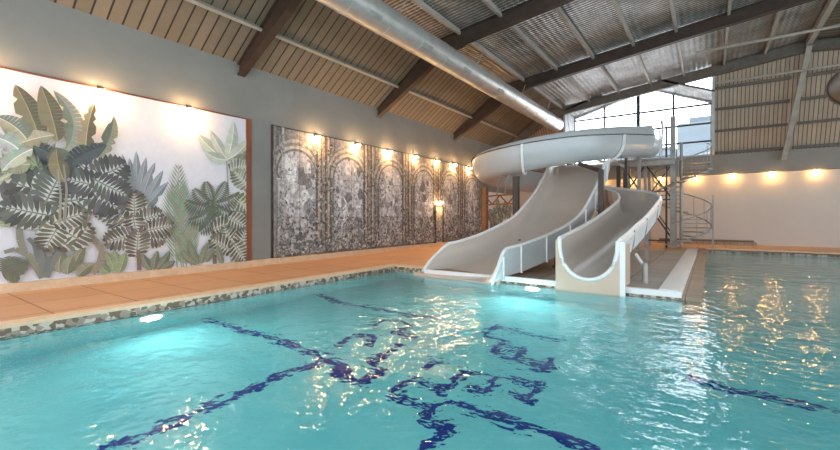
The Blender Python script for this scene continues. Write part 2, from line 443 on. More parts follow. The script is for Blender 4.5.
# end slope rafter and ridge beam
for x in (3.4,):
    build('end_rafter', MB().bar((x-0.3, YF-0.35, 4.45), (x+0.35, YT-0.25, roof_z(x)-0.3), 0.2, 0.28, up=(0,-1,0)), 'purlin', ce)
build('ridge_beam', MB().bar((3.75, YB, 9.54), (3.75, 26, 9.54), 0.2, 0.26), 'purlin', ce)
# rafters: steel portal frames, tapering to the foot
def rafter(y, dark):
    r = empty('rafter', (0, y, 8)); r.parent = ce; r.location = Vector((0, y, 8)) - Vector(ce.location)
    up = [(-11.46, 6.05), (-8.5, 8.2), (3.75, 9.66), (15.3, 8.2)]
    lo = [(15.3, 7.8), (3.75, 9.18), (-7.2, 7.86), (-8.35, 7.55), (-9.2, 7.0), (-11.46, 5.72)]
    build('web', MB().prism(up + lo, 1, y-0.05, y+0.05), dark, r)
    f = MB()
    for k in range(len(lo)-1):
        f.bar((lo[k][0], y, lo[k][1]), (lo[k+1][0], y, lo[k+1][1]), 0.24, 0.035)
    build('flange', f, 'rafter_grey' if dark == 'rafter_grey' else 'rafter', r)
    f = MB()
    for k in range(len(up)-1): f.bar((up[k][0], y, up[k][1]-0.02), (up[k+1][0], y, up[k+1][1]-0.02), 0.24, 0.03)
    build('top_flange', f, dark, r)
for y in (0.7, 7.0, 13.25, 19.6): rafter(y, 'rafter')
rafter(25.95, 'rafter_grey')
# dormer: gable roof, cheeks
PX = -3.0
m = MB()
slab([(WX0-0.1,25.9,8.0),(WX0-0.1,YF+0.5,8.0),(PX,YF+0.5,9.25),(PX,25.9,9.25)], 0.1, m)
slab([(PX,25.9,9.25),(PX,YF+0.5,9.25),(WX1+0.1,YF+0.5,7.9),(WX1+0.1,25.9,7.9)], 0.1, m)
build('dormer_lining', m, 'foil', ce)
m = MB(); m.prism([(26.0,4.92),(YF,4.92),(YF,7.95),(26.0,8.9)], 0, WX1, WX1+0.12)
m.prism([(26.0,4.92),(YF,4.92),(YF,8.05),(26.0,8.3)], 0, WX0-0.12, WX0)
build('dormer_cheek', m, 'frame_white', ce)
# window
wn = empty('window_1', (PX, YF, 4.92), kind='structure')
def wtop(x): return 8.0 + (9.25-8.0)*(x-WX0)/(PX-WX0) if x < PX else 9.25 + (7.9-9.25)*(x-PX)/(WX1-PX)
m = MB(); pts = [(WX0, 4.95), (WX1, 4.95), (WX1, wtop(WX1)), (PX, 9.25), (WX0, wtop(WX0))]
for k in range(5):
    a, b = pts[k], pts[(k+1) % 5]; m.bar((a[0], YF-0.02, a[1]), (b[0], YF-0.02, b[1]), 0.12, 0.12)
build('window_frame', m, 'frame_white', wn)
for x in (-5.45, -3.55, -1.72):
    wd = 0.18 if abs(x+3.55) < .1 else 0.1
    build('mullion', MB().bar((x, YF-0.02, 4.95), (x, YF-0.02, wtop(x)), wd), 'frame_dark', wn)
for z in (5.75, 6.75, 7.82):
    build('transom', MB().bar((WX0, YF-0.03, z), (WX1, YF-0.03, z), 0.1), 'frame_dark', wn)
build('pane', MB().prism(pts, 1, YF, YF+0.012), 'glass', wn)
# pipe slung under the frames
pp = build('conduit_pipe', MB().tube([(-0.5, 22.5, 8.95), (6.6, 22.5, 8.95)], 0.06, 8), 'purlin')
tag(pp, 'long pale conduit pipe slung across under the roof beams', 'pipe')
pp = build('conduit_pipe', MB().tube([(0.25, 25.6, 8.25), (8, 25.6, 8.25)], 0.05, 8), 'purlin')
tag(pp, 'thin grey pipe crossing in front of the boarded end slope', 'pipe')

# ventilation duct
du = empty('ventilation_duct', (-7.6, 12, 7.05), 'long round galvanised air duct hanging under the roof', 'duct')
DX, DZ, DR = -7.62, 7.12, 0.41
build('duct_body', MB().tube([(DX, YB, DZ)] + [(DX, y, DZ) for y in range(0, 26, 3)] + [(DX, 25.4, DZ)], DR, 28), 'duct', du, 40)
for y in [1.5 + 1.5*k for k in range(16)]:
    build('seam_ring', MB().tube([(DX, y-0.03, DZ), (DX, y+0.03, DZ)], DR+0.012, 28), 'duct', du, 40)
for y in (8.3, 10.8, 13.4, 16.4):
    m = MB(); a = math.radians(-35); ox, oz = math.cos(a)*DR, math.sin(a)*DR
    m.bar((DX+ox, y-0.25, DZ+oz), (DX+ox, y+0.25, DZ+oz), 0.14, 0.05, up=(math.cos(a),0,math.sin(a)))
    build('air_grille', m, 'steel', du)
for y in (5, 9.5, 14.5, 19.2, 23):
    build('hanger_strap', MB().bar((DX+0.15, y, DZ+0.3), (-7.5+0.1, y+0.5, 8.2), 0.03), 'purlin', du)
# second duct end at right
d2 = empty('round_duct', (3.9, 20, 5.8), 'brown round duct end hanging beside the boarded end slope', 'duct')
m = MB()
cx, cz, rr = 4.0, 5.95, 0.62
yy = 20.0
m.tube([(cx, yy, cz), (cx, yy-0.4, cz), (cx, yy-4, cz)], rr, 28, cap=False)
build('duct_body', m, 'duct_brown', d2, 40)
m = MB(); m.tube([(cx, yy-0.06, cz), (cx, yy+0.05, cz)], rr+0.05, 28); build('end_cap', m, 'duct_brown', d2, 40)
build('hanger_strap', MB().bar((cx, yy-1, cz+rr), (cx, yy-1, 9.5), 0.04), 'dark_steel', d2)

# ---------------------------------------------------------------- murals
def lerp(a, b, t): return a + (b-a)*t
class Mural:
    def __init__(s, X, lift=0.0): s.mb = MB(); s.X = X; s.k = 0; s.lift = lift; s.lim = (-99, 99)
    def tone(s, c):
        g = (c[0]+c[1]+c[2])/3; L = s.lift
        return tuple((v*0.8+g*0.2)*(1-L)+0.8*L for v in c[:3]) + (1,)
    def poly(s, yz, col):
        col = s.tone(col); yz = [(min(max(p[0], s.lim[0]), s.lim[1]), min(max(p[1], 0.18), 4.44)) for p in yz]
        s.k += 1; x = s.X + 0.0002*s.k/4
        s.mb.face([(x, p[0], p[1]) for p in yz], col)
    def stroke(s, pts, w0, w1, col, mid=None):
        n = len(pts)
        for k in range(n-1):
            a, b = Vector(pts[k]), Vector(pts[k+1]); t = (b-a).normalized(); q = Vector((-t.y, t.x))
            wa, wb = lerp(w0, w1, k/(n-1))/2, lerp(w0, w1, (k+1)/(n-1))/2
            s.poly([a-q*wa, b-q*wb, b+q*wb, a+q*wa], col)
        s.k += 1
    def leaf(s, a, b, wd, bend, c1, c2, notch=0.0, n=12, edge=None):
        a = Vector(a); b = Vector(b); d = b-a; q = Vector((-d.y, d.x)); cpt = (a+b)/2 + q*bend
        P = [a*(1-t)**2 + cpt*2*t*(1-t) + b*t*t for t in [k/n for k in range(n+1)]]
        s.k += 2
        for sd, c in ((1, c1), (-1, c2)):
            pw = 0.0
            for k in range(n):
                t0, t1 = k/n, (k+1)/n
                w0 = wd/2*math.sin(PI*t0**0.8)**0.7 if t0 > 0 else 0.01
                w1 = wd/2*math.sin(PI*min(0.999,t1)**0.8)**0.7
                if rnd.random() < notch: w1 *= 0.55
                tt = (P[k+1]-P[k]).normalized(); nn = Vector((-tt.y, tt.x))*sd
                x = s.X + 0.0002*s.k/4
                cc = s.tone(tuple(v*rnd.uniform(0.88, 1.1) for v in c[:3]) + (1,))
                s.mb.face([(x, p[0], p[1]) for p in [(min(max(q_[0], s.lim[0]), s.lim[1]), max(q_[1], 0.18)) for q_ in (P[k], P[k+1], P[k+1]+nn*w1, P[k]+nn*(pw or w0))]], cc)
                pw = w1
        s.stroke(P, wd*0.06, wd*0.03, edge or tuple(min(1, v*1.5) for v in c1[:3]) + (1,))
    def frond(s, a, b, bend, n, ln, col, wd=0.035, droop=0.5):
        a = Vector(a); b = Vector(b); d = b-a; q = Vector((-d.y, d.x)); cpt = (a+b)/2 + q*bend
        P = [a*(1-t)**2 + cpt*2*t*(1-t) + b*t*t for t in [k/n for k in range(n+1)]]
        s.stroke(P, 0.03, 0.01, col)
        for k in range(1, n):
            t = (P[k+1]-P[k-1]).normalized(); nn = Vector((-t.y, t.x)); L = ln*math.sin(PI*(0.15+0.8*k/n))
            for sd in (1, -1):
                e = P[k] + (t*0.6 + nn*sd*0.8)*L + Vector((0, -droop*L*0.5))
                g = (e-P[k]); h = Vector((-g.y, g.x)).normalized()*wd/2
                mid_ = P[k]+g*0.5
                c = tuple(v*rnd.uniform(0.7, 1.25) for v in col[:3]) + (1,)
                s.poly([P[k], mid_-h, e, mid_+h], c)
    def monstera(s, c, r, ang, c1, fingers=8):
        c = Vector(c); s.k += 3; r *= 1.08
        if r > 0.3: s.poly([(c.x+math.cos(q)*r*0.8, c.y+math.sin(q)*r*0.8) for q in [k*PI/7 for k in range(14)]], (0.56, 0.6, 0.56)+(1,)); s.k += 2
        ax = Vector((math.cos(ang), math.sin(ang))); pr = Vector((-ax.y, ax.x))
        for sd in (1, -1):
            for k in range(fingers):
                t = k/(fingers-1); o = c + ax*r*(t*1.6-0.8)
                L = r*(0.95*math.sin(PI*(0.22+0.68*t)))
                e = o + (pr*sd*0.9 + ax*(0.1+0.6*t))*L; g = e-o; h = Vector((-g.y, g.x)).normalized()*r*0.112
                m1 = o+g*0.3; m2 = o+g*0.75
                q_ = rnd.choice([0.6, 0.8, 1.0, 1.3]); cc = tuple(min(.8, v*q_*rnd.uniform(0.85, 1.15)) for v in c1[:3]) + (1,)
                s.poly([o, m1-h*0.7, m2-h, e, m2+h, m1+h*0.7], cc)
        s.stroke([c-ax*r*0.9, c, c+ax*r*0.9], r*0.08, r*0.04, tuple(min(1, v*1.8) for v in c1[:3]) + (1,))

OL, OL2 = rgb(146,132,92), rgb(112,104,74); TAN, TAN2 = rgb(196,182,146), rgb(172,160,126)
GG, GG2 = rgb(134,142,122), rgb(104,114,98); DK, DK2 = rgb(84,94,96), rgb(66,76,80)
PG, PG2 = rgb(196,206,194), rgb(170,184,172); LG = rgb(168,186,132); BG, BG2 = rgb(150,162,172), rgb(124,136,148)
W_ = on_wall
y0m, y1m = YB, on_wall(245.5, 200)[0]
Mu = Mural(XL+0.012, 0.03); Mu.lim = (y0m, y1m)
Mu.poly([(y0m, 0.18), (y1m, 0.18), (y1m, 4.45), (y0m, 4.45)], rgb(218,222,236))
def L(a, b, w, bend=0, c=(OL, OL2), notch=0.15, n=12): Mu.leaf(W_(*a), W_(*b), w, bend, c[0], c[1], notch, n)
# grey plume fan and pale disc
c0 = W_(135, 222)
Mu.poly([(c0[0]+math.cos(k*PI/12)*0.85, c0[1]+math.sin(k*PI/12)*1.0) for k in range(24)], rgb(226,229,234))
for tip in ((113,157),(122,154),(129,158),(136,151),(146,157),(155,162),(163,170),(168,182)):
    L((135,222), tip, 0.27, rnd.uniform(-0.05,0.05), (BG, BG2), 0.05, 14)
# papyrus
for (x, t) in ((174,185),(178,165),(183,190),(188,200),(180,180)):
    a, b = W_(x+3, 268), W_(x, t); Mu.frond(a, b, 0.03, 22, 0.42, rgb(150,166,138), 0.04, -1.4)
# slender tree with pale leaves
Mu.stroke([W_(231,262), W_(228,200), W_(226,158)], 0.06, 0.03, rgb(168,162,146))
for tip, w, bd in (((197,134),0.42,0.12),((209,130),0.3,0),((233,121),0.36,-0.1),((249,138),0.36,-0.15),((205,152),0.34,0.2)):
    L((226,160), tip, w, bd, (PG, PG2), 0.0)
L((228,165), (247,150), .3, -.2, (GG, GG2))
Mu.monstera(W_(238,168), 0.33, 0.3, GG); Mu.monstera(W_(243,205), 0.42, -0.6, rgb(150,165,120)); Mu.monstera(W_(241,180), .35, 2.4, GG)
# palm
Mu.stroke([W_(214,264), W_(213,230), W_(212,200)], 0.11, 0.08, rgb(120,108,92))
for tip, bd in (((184,200),0.3),((187,220),0.35),((193,188),0.2),((205,181),0.05),((225,181),-0.1),((238,192),-0.25),((246,212),-0.3),((198,232),0.3),((238,230),-0.3)):
    Mu.frond(W_(212,202), W_(*tip), bd, 13, 0.3, rgb(98,116,94), 0.055, 0.9)
for c, a in (((222,226),0.3),((236,222),-0.5),((228,238),2.0),((241,240),1.2),((220,245),2.6),((238,252),-1)):
    Mu.monstera(W_(*c), 0.36, a, rgb(104,112,92))
for a, b in (((198,264),(188,240)),((200,264),(207,242)),((196,264),(180,250)),((222,264),(216,244)),((205,262),(213,248))):
    L(a, b, 0.2, 0.1, (GG, rgb(120,136,104)), 0.0)
# brown monstera bush
for c, a in (((133,205),1.6),((122,222),2.7),((147,218),0.4),((134,228),-1.4),((120,238),3.4),((150,236),-0.3),((136,244),1.5),((110,212),2.6),((158,228),0.2)):
    Mu.monstera(W_(*c), 0.33, a, rgb(112,106,92), 9)
Mu.monstera(W_(106,206), 0.36, 2.5, rgb(96,102,104)); 
Mu.stroke([W_(138,270), W_(137,250)], 0.1, 0.08, rgb(130,104,88))
for a, b, g in (((112,272),(101,250),0),((115,272),(112,250),0),((118,272),(124,252),0),((108,273),(97,262),0),((150,270),(141,254),1),((152,270),(156,250),1),((155,269),(168,250),1),((160,268),(173,260),1)):
    L(a, b, 0.2, rnd.uniform(-0.2,0.2), (rgb(150,168,124), rgb(126,146,104)) if not g else (GG, GG2), 0.0)
# curved trunk with thin branches
Mu.stroke([W_(80,225), W_(85,232), W_(96,242), W_(101,251), W_(99,262), W_(90,273)], 0.09, 0.16, rgb(150,138,118))
for t in ((70,205),(76,200),(86,203),(92,207)): Mu.stroke([W_(83,230), W_((83+t[0])/2+1, 217), W_(*t)], 0.05, 0.02, rgb(166,152,130))
for a, b in (((72,270),(84,246)),((58,272),(63,248)),((76,276),(93,263)),((66,274),(72,255))): L(a, b, 0.26, 0.15, (rgb(150,152,124), rgb(124,128,100)), 0.0)
# strangler trunks at the left
for path, w0, w1 in (([(3,252),(14,249),(26,254),(34,264),(42,277)],0.12,0.26), ([(35,238),(38,250),(41,262),(43,277)],0.14,0.28), ([(68,228),(65,240),(58,252),(50,264),(44,277)],0.14,0.26), ([(18,228),(19,240),(23,251)],0.18,0.2), ([(43,222),(42,240),(47,255),(45,272)],0.1,0.2), ([(52,244),(47,256)],0.12,0.14), ([(27,238),(33,244),(37,258)],.12,.16)):
    Mu.stroke([W_(*p) for p in path], w0*.6, w1*.55, rnd.choice([rgb(120,128,120), rgb(134,136,118), rgb(108,120,118)]))
for k in range(7): Mu.frond(W_(-2,258+2*k), W_(19, 268+k*1.2), 0.1, 12, 0.3, rgb(110,116,96), 0.03, 0.3)
# light green fans
for c, r_, n_ in (((10,195),1.1,18), ((36,168),0.8,18), ((22,222),0.75,14), ((50,215),0.7,14), ((-2,215),0.8,14), ((-20,190),1.0,16)):
    c = W_(*c)
    for k in range(n_):
        a = lerp(-0.5, 3.6, k/n_) + rnd.uniform(-.08,.08); e = (c[0]+math.cos(a)*r_*rnd.uniform(.7,1), c[1]+math.sin(a)*r_*0.8)
        col = rnd.choice([(LG, rgb(140,160,108)), (rgb(196,200,160), rgb(176,184,140)), (rgb(150,160,130), GG2)])
        Mu.leaf(c, e, 0.09, rnd.uniform(-0.1,0.1), col[0], col[1], 0.0, 5)
for c, r_, a in (((30,200),0.6,0.2),((46,196),0.6,2.7),((44,208),0.5,-0.4),((60,202),0.5,0.2),((28,212),0.42,2.9),((52,186),0.42,1.2)):
    Mu.monstera(W_(*c), r_, a, rgb(92,98,90), 10)
for c, r_, a in (((94,178),0.55,2.4),((104,174),0.45,0.6),((98,194),0.5,-0.8),((84,184),0.4,2.9),((108,188),0.4,-0.5)):
    Mu.monstera(W_(*c), r_, a, rgb(92,94,92), 10)
for c, r_, a in (((72,236),0.36,0.6),((60,230),.36,2.5),((50,236),.3,-2),((66,218),.3,.4)): Mu.monstera(W_(*c), r_, a, rgb(110,106,84), 8)
# banana leaves
L((37,140), (13,86), 0.44, -0.06, (OL, OL2), 0.22, 16); L((55,142), (38.5,87), 0.42, -0.05, (OL, OL2), 0.22, 16)
L((63,152), (51,92), 0.36, -0.38, (GG, rgb(160,160,140)), 0.22, 16)
L((83,156), (92,104), 0.32, 0.08, (rgb(166,154,112), OL2), 0.25, 14); L((96,158), (111,117), 0.3, -0.12, (GG2, rgb(150,152,118)), 0.25, 14)
L((64,168), (104,146), 0.42, 0.12, (DK2, DK), 0.1); L((60,178), (30,147), 0.5, -0.35, (DK, DK2), 0.12)
L((58,162), (52,148), .4, 0.0, (OL2, GG2)); L((4,150), (52,136), 0.4, 0.1, (TAN, TAN2), 0.12); L((24,140), (-6,118), 0.42, -0.2, (TAN, GG), 0.1)
L((28,165), (-8,160), 0.42, 0.1, (rgb(166,160,128), TAN2), 0.1); L((16,150), (-8,138), .4, -.2, (rgb(206,208,196), PG2)); L((62,182), (54,150), .34, .1, (OL, OL2), .2)
L((30,150), (0,172), .3, -.15, (rgb(206,204,182), PG2)); Mu.stroke([W_(61,165), W_(64,190), W_(62,222)], .03, .05, rgb(150,146,126))
Mu.stroke([W_(55,170), W_(58,195), W_(57,225)], .03, .05, rgb(160,156,134))
o = build('jungle_mural', Mu.mb, 'mural_a')
tag(o, 'pale wall mural of tropical leaves, banana plants and palms', 'mural')
# timber post closing the mural
tag(build('trim_3', MB().box(XL, XL+0.05, y1m, y1m+0.17, 0.0, 4.47), 'wood_trim'), kind='structure')
tag(build('trim_4', MB().box(XL, XL+0.035, YB, y1m, 4.45, 4.48), 'wood_trim'), kind='structure')

# grey mural of ruined arches
Mr = Mural(XL+0.012, 0.1); Mr.lim = (8.07, 22.95)
ya, yb = 8.07, 22.95
def grey(v, w=0.0): return rgb(v*(1+0.04*w), v, v*(1-0.05*w))
nb = 60
for k in range(nb):
    a = lerp(ya, yb, k/nb); b = lerp(ya, yb, (k+1)/nb)
    for j in range(14):
        z0, z1 = lerp(0.18, 4.42, j/14), lerp(0.18, 4.42, (j+1)/14)
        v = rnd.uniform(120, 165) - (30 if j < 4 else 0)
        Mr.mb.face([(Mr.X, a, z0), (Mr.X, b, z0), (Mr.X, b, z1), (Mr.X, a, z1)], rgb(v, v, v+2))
Mr.k = 8
cs = [9.05, 11.5, 14.05, 16.6, 19.1, 21.5]
for i, c in enumerate(cs):
    r_, zs = 0.78, 2.95
    inner = [(c-r_, 0.3)] + [(c-r_*math.cos(t), zs+r_*math.sin(t)) for t in [k*PI/14 for k in range(15)]] + [(c+r_, 0.3)]
    Mr.poly(inner, rgb(190,194,202))
    for j in range(110):
        y_ = c + rnd.uniform(-r_, r_)*0.9; z_ = rnd.uniform(0.5, 3.4); s_ = rnd.uniform(.08,.28); v = rnd.choice([120, 150, 175, 200, 215, 225]) + rnd.uniform(-10, 10)
        Mr.poly([(y_+s_*math.cos(q)*rnd.uniform(.4,1), z_+s_*1.5*math.sin(q)*rnd.uniform(.4,1)) for q in [k*PI/3 for k in range(6)]], rgb(v, v+2, v+8))
    for rr_, wd_, v in ((r_+0.05, 0.05, 112), (r_+0.14, 0.11, 190), (r_+0.25, 0.04, 130), (r_+0.34, 0.1, 176), (r_+0.42, 0.04, 130)):
        Mr.stroke([(c-rr_*math.cos(t), zs+rr_*math.sin(t)) for t in [k*PI/16 for k in range(17)]], wd_, wd_, grey(v, 1))
        Mr.k += 1
    # clustered columns between arches
    m_ = c + 1.24 if i < 5 else yb-0.3
    for off, wd_, v, wm in ((-0.4,.09,72,1),(-0.3,.12,188,2),(-0.2,.05,84,1),(-0.1,.13,150,3),(0.02,.08,66,1),(0.13,.13,196,2),(0.24,.06,88,1),(0.36,.1,142,1),(.45,.05,80,1)):
        top = 4.42; Mr.stroke([(m_+off, 0.3), (m_+off+rnd.uniform(-.01,.01), 2.4), (m_+off, top)], wd_, wd_*0.9, grey(v, wm))
        Mr.k += 1
for y_ in (8.12, 8.42): Mr.stroke([(y_, 0.2), (y_, 4.42)], .12, .1, grey(120 if y_ < 8.3 else 178, 1))
# hanging growth and undergrowth
for j in range(7500):
    y_ = rnd.uniform(ya+0.12, yb-0.12); z_ = 0.22 + 3.9*rnd.random()**1.9 + 0.08
    near = min(abs(y_-c) for c in cs)
    if z_ > 1.6 and near < 0.6 and rnd.random() < 0.8: continue
    s_ = rnd.uniform(.03, .09)*(1.25 if z_ < 1.3 else 1.0); v = rnd.choice([58, 74, 92, 110, 130, 160, 195, 205]) + rnd.uniform(-10, 10); a = rnd.uniform(0, PI)
    ca, sa = math.cos(a)*s_, math.sin(a)*s_
    Mr.k = min(Mr.k, 4000) 
    Mr.poly([(y_-ca, z_-sa), (y_+sa*.4, z_-ca*.4), (y_+ca, z_+sa), (y_-sa*.4, z_+ca*.4)], rgb(v, v+1, v))
    Mr.k -= 0.9
# drop lines between the printed panels
for y_ in [ya + 1.0 + 1.24*k for k in range(12)]: Mr.stroke([(y_, 0.2), (y_, 4.42)], 0.02, 0.02, grey(60))
for z_ in (1.5, 2.9): Mr.stroke([(ya, z_), (yb, z_)], .012, .012, grey(100))
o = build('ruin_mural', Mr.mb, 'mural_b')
tag(o, 'grey wall mural of overgrown stone arches behind the water slide', 'mural')
tag(build('trim_5', MB().box(XL, XL+0.04, ya-0.03, yb+0.03, 4.42, 4.45).box(XL, XL+0.04, ya-0.05, ya, 0.18, 4.45), 'dark_steel'), kind='structure')
# small bright mural in the corner
Mc = Mural(XL+0.012); Mc.lim = (23.7, 27.9); y2a, y2b = 23.7, 27.9
Mc.poly([(y2a, 0.18), (y2b, 0.18), (y2b, 3.1), (y2a, 3.1)], rgb(232,234,236))
for j in range(26):
    y_ = rnd.uniform(y2a+.2, y2b-.2); z_ = rnd.uniform(.5, 2.5)
    Mc.monstera((y_, z_), rnd.uniform(.25,.45), rnd.uniform(0,6), rnd.choice([rgb(140,150,130), rgb(110,122,108), rgb(166,176,150), rgb(120,112,100)]), 8)
for y_ in (24.5, 25.8, 27.0): Mc.stroke([(y_, .2), (y_+.1, 2.2)], .12, .08, rgb(130,120,104))
o = build('corner_mural', Mc.mb, 'mural_a'); tag(o, 'small bright leafy mural at the far end of the left wall', 'mural')
# door with its lamp in the ruin mural
dy0, dy1 = 17.55, 18.2
dr = empty('door_1', (XL, 17.9, 0), kind='structure')
build('door_panel', MB().box(XL+0.02, XL+0.09, dy0, dy1, 0.18, 2.02), 'door', dr)
build('door_frame', MB().box(XL+0.02, XL+0.13, dy0-0.07, dy0, 0.18, 2.1).box(XL+0.02, XL+0.13, dy1, dy1+0.07, 0.18, 2.1).box(XL+0.02, XL+0.13, dy0, dy1, 2.03, 2.1), 'dark_steel', dr)

# ---------------------------------------------------------------- lamps
def make_lamp(name, bulbmat):
    r = empty(name, (0, 0, 0))
    build('wall_bracket', MB().box(0.0, 0.02, -0.05, 0.05, -0.04, 0.08).bar((0.01, 0, 0.03), (0.14, 0, 0.03), 0.025), 'black', r)
    m = MB(); m.tube([(0.15, 0, 0.02), (0.15, 0, -0.04)], [0.04, 0.055], 14); build('lamp_shade', m, 'dark_steel', r, 40)
    m = MB(); m.tube([(0.15, 0, -0.04), (0.15, 0, -0.075), (0.15, 0, -0.1)], [0.075, 0.085, 0.05], 14); build('bulb', m, bulbmat, r, 50)
    return r
def copy_tree(o, parent=None):
    c = o.copy(); C.objects.link(c); c.parent = parent
    for ch in list(o.children): copy_tree(ch, c)
    return c
def add_spot(root, loc, aim, col, e, size=70, rad=0.05):
    l = bpy.data.lights.new('lamp_light', 'POINT'); l.energy = e; l.color = col; l.shadow_soft_size = 0.08
    o = bpy.data.objects.new('lamp_light', l); C.objects.link(o); o.location = (0.17, 0, -0.16)
    o.parent = root
    return o
ord_ = ['first', 'second', 'third', 'fourth', 'fifth', 'sixth', 'seventh', 'eighth', 'ninth', 'tenth']
SE, SF = 9, 8
src = make_lamp('wall_lamp', 'bulb'); used = False
def place_lamp(loc, rz, label, group, col, e, s):
    global used
    if not used: r = s; used = True
    else: r = copy_tree(s)
    r.location = loc; r.rotation_euler.z = rz
    tag(r, label, 'lamp', group)
    add_spot(r, (0.15, 0, -0.13), (-0.42, 0, -1), col, e, 125)
    return r
tt = ['warm wall lamp out past the banana leaves of the jungle mural',
      'warm wall lamp above the upright banana leaves and dark monsteras',
      'warm wall lamp above the pale leaved tree near the timber post']
for y, t in zip((1.55, 3.5, 5.45), tt): place_lamp((XL+0.02, y, 4.42), 0, t, 'lamps along the left wall', (1, .48, .17), SE, src)
for k, y in enumerate((9.8, 11.82, 13.8, 15.75, 17.6, 19.35, 21.1)):
    t = '%s warm lamp over the ruin mural, counting away from the jungle mural' % ord_[k]
    place_lamp((XL+0.05, y, 4.38), 0, t, 'lamps along the left wall', (1, .46, .15), SE, src)
src2 = make_lamp('wall_lamp', 'bulb_far'); used = False
for k, x in enumerate((4.34, 2.67, 1.0, -0.67, -2.35, -4.0, -5.7)):
    t = ['amber lamp on the beige far wall, nearest the right edge', 'amber lamp on the beige far wall, second from the right edge',
         'amber lamp on the beige far wall, third from the right edge', 'amber lamp on the far wall just right of the spiral stair top',
         'amber lamp on the far wall seen between the tower braces', 'amber lamp on the far wall seen between the twin steel posts and the tower',
         'amber lamp on the far wall beside the dark slide column'][k]
    place_lamp((x, YF-0.01, 3.87), -PI/2, t, 'amber lamps along the far wall', (1, .52, .16), SF, src2)
dl = make_lamp('wall_lamp', 'bulb'); dl.location = (XL+0.1, 17.87, 2.3); tag(dl, 'small lamp over the narrow door in the ruin mural', 'lamp')
add_spot(dl, (0.15, 0, -0.13), (-0.3, 0, -1), (1, .7, .4), 6, 110)

# underwater lights
def pool_light(loc, aim, label, e):
    r = empty('pool_light', loc, label, 'light', 'underwater pool lights')
    v = Vector(loc); a = Vector(aim).normalized()
    build('lens', MB().tube([v, v+a*0.03], 0.15, 20), 'bulb_pool', r, 40)
    build('bezel', MB().tube([v-a*0.01, v+a*0.015], 0.19, 20), 'rim', r, 40)
    l = bpy.data.lights.new('pool_glow', 'AREA'); l.shape = 'DISK'; l.size = 0.3; l.energy = e; l.color = (0.75, 1, 1)
    o = bpy.data.objects.new('pool_glow', l); C.objects.link(o); o.location = a*0.06; o.parent = r
    o.rotation_euler = a.to_track_quat('-Z', 'Y').to_euler()
pool_light((-7.87, 3.15, -0.55), (1, 0, 0), 'bright underwater light in the pool wall below the jungle mural', 18)
pool_light((-3.45, 9.59, -0.5), (0, -1, 0), 'bright underwater light in the pool wall between the two slides', 26)

# ---------------------------------------------------------------- wide slide
ws = empty('wide_slide', (-4.6, 13, 0), 'wide white open water slide running down into the pool', 'water slide')
ctl = [(-5.55, 9.42, -0.1), (-5.4, 10.0, 0.0), (-5.08, 10.8, 0.13), (-4.7, 12, 0.42), (-4.46, 13.5, 0.86), (-4.38, 15, 1.6), (-4.32, 16.0, 2.32), (-4.3, 16.9, 3.0), (-4.3, 17.6, 3.5), (-4.3, 18.4, 3.75), (-4.3, 19.2, 3.8)]
pts = catmull(ctl, 6); fr = frames_of(pts)
def wprof(k):
    p = pts[k]; y = p.y
    hw = lerp(1.2, 1.05, min(1, max(0, (y-9.4)/5))); wh = 0.66*min(1, max(0.02, (y-9.42)/0.75))
    if y > 16.7: wh = max(0.12, wh - 0.45*(y-16.7))
   
    inn = []
    for t in [i/8 for i in range(9)]:            # left wall curve down to the floor
        a = PI/2*t; inn.append((-hw + 0.36*(1-math.cos(a))*1.0, wh*(1-math.sin(a)) + 0.0))
    inn += [(0, -0.005)]
    inn += [(-x, z) for x, z in inn[:9][::-1]]
    out = [(x*1.0 + (0.05 if x > 0 else -0.05 if x < 0 else 0), z-0.05) for x, z in inn[::-1]]
    out[0] = (hw+0.05, inn[-1][1]); out[-1] = (-hw-0.05, inn[0][1])
    return inn + out
build('slide_bed', MB().sweep(fr, wprof), 'fibre', ws, 40)
# rims: rounded lip on each side
for sd, nm in ((-1, 'rim'), (1, 'rim')):
    P = []
    for k, (p, s_, u_) in enumerate(fr):
        w_ = wprof(k); a = w_[0] if sd < 0 else w_[18]
        P.append(p + s_*(a[0]+0.03*sd) + u_*(a[1]+0.01))
    build(nm, MB().tube(P, 0.045, 8), 'rim', ws, 40)
# outer skirt panels with joint ribs on both sides
for sd in (-1, 1):
    m = MB(); rb = MB(); idx = [k for k in range(len(pts)) if 9.42 <= pts[k].y <= 17.4]
    F2 = [fr[k] for k in idx]
    def sk(j):
        k = idx[j]; w_ = wprof(k); top = w_[0][1]; hw = abs(w_[0][0]); low = -0.02
        return [(sd*(hw+0.06), top), (sd*(hw+0.09), top-0.1), (sd*(hw+0.07), low), (sd*(hw+0.03), low), (sd*(hw+0.03), top-0.1), (sd*(hw+0.03), top)]
    m.sweep(F2, sk); build('side_panel', m, 'fibre_out', ws, 30)
    for j in range(6, len(idx)-1, 5):
        k = idx[j]; p, s_, u_ = fr[k]; w_ = wprof(k); hw = abs(w_[0][0])+0.1
        build('joint_rib', MB().bar(p+s_*sd*hw+u_*(w_[0][1]), p+s_*sd*hw+u_*(-0.04), 0.04, 0.05, up=(0,1,0)), 'rim', ws)
# exit apron down to the water
m = MB(); m.prism([(-6.8, -0.3), (-4.28, -0.3), (-4.28, -0.06), (-4.5, -0.09), (-6.6, -0.09), (-6.8, -0.06)], 1, 9.36, 9.6)
build('exit_apron', m, 'fibre_bounce', ws)
for y, z, x in ((10.7, 0.1, -4.25), (12.4, 0.45, -3.75), (14.2, 1.0, -3.55), (10.9, 0.1, -5.6), (13.2, 0.75, -5.2), (15.2, 1.65, -5.0)):
    build('support_post', MB().tube([(x, y, 0), (x, y, z)], 0.045, 8).box(x-0.1, x+0.1, y-0.1, y+0.1, 0, 0.03), 'dark_steel', ws)
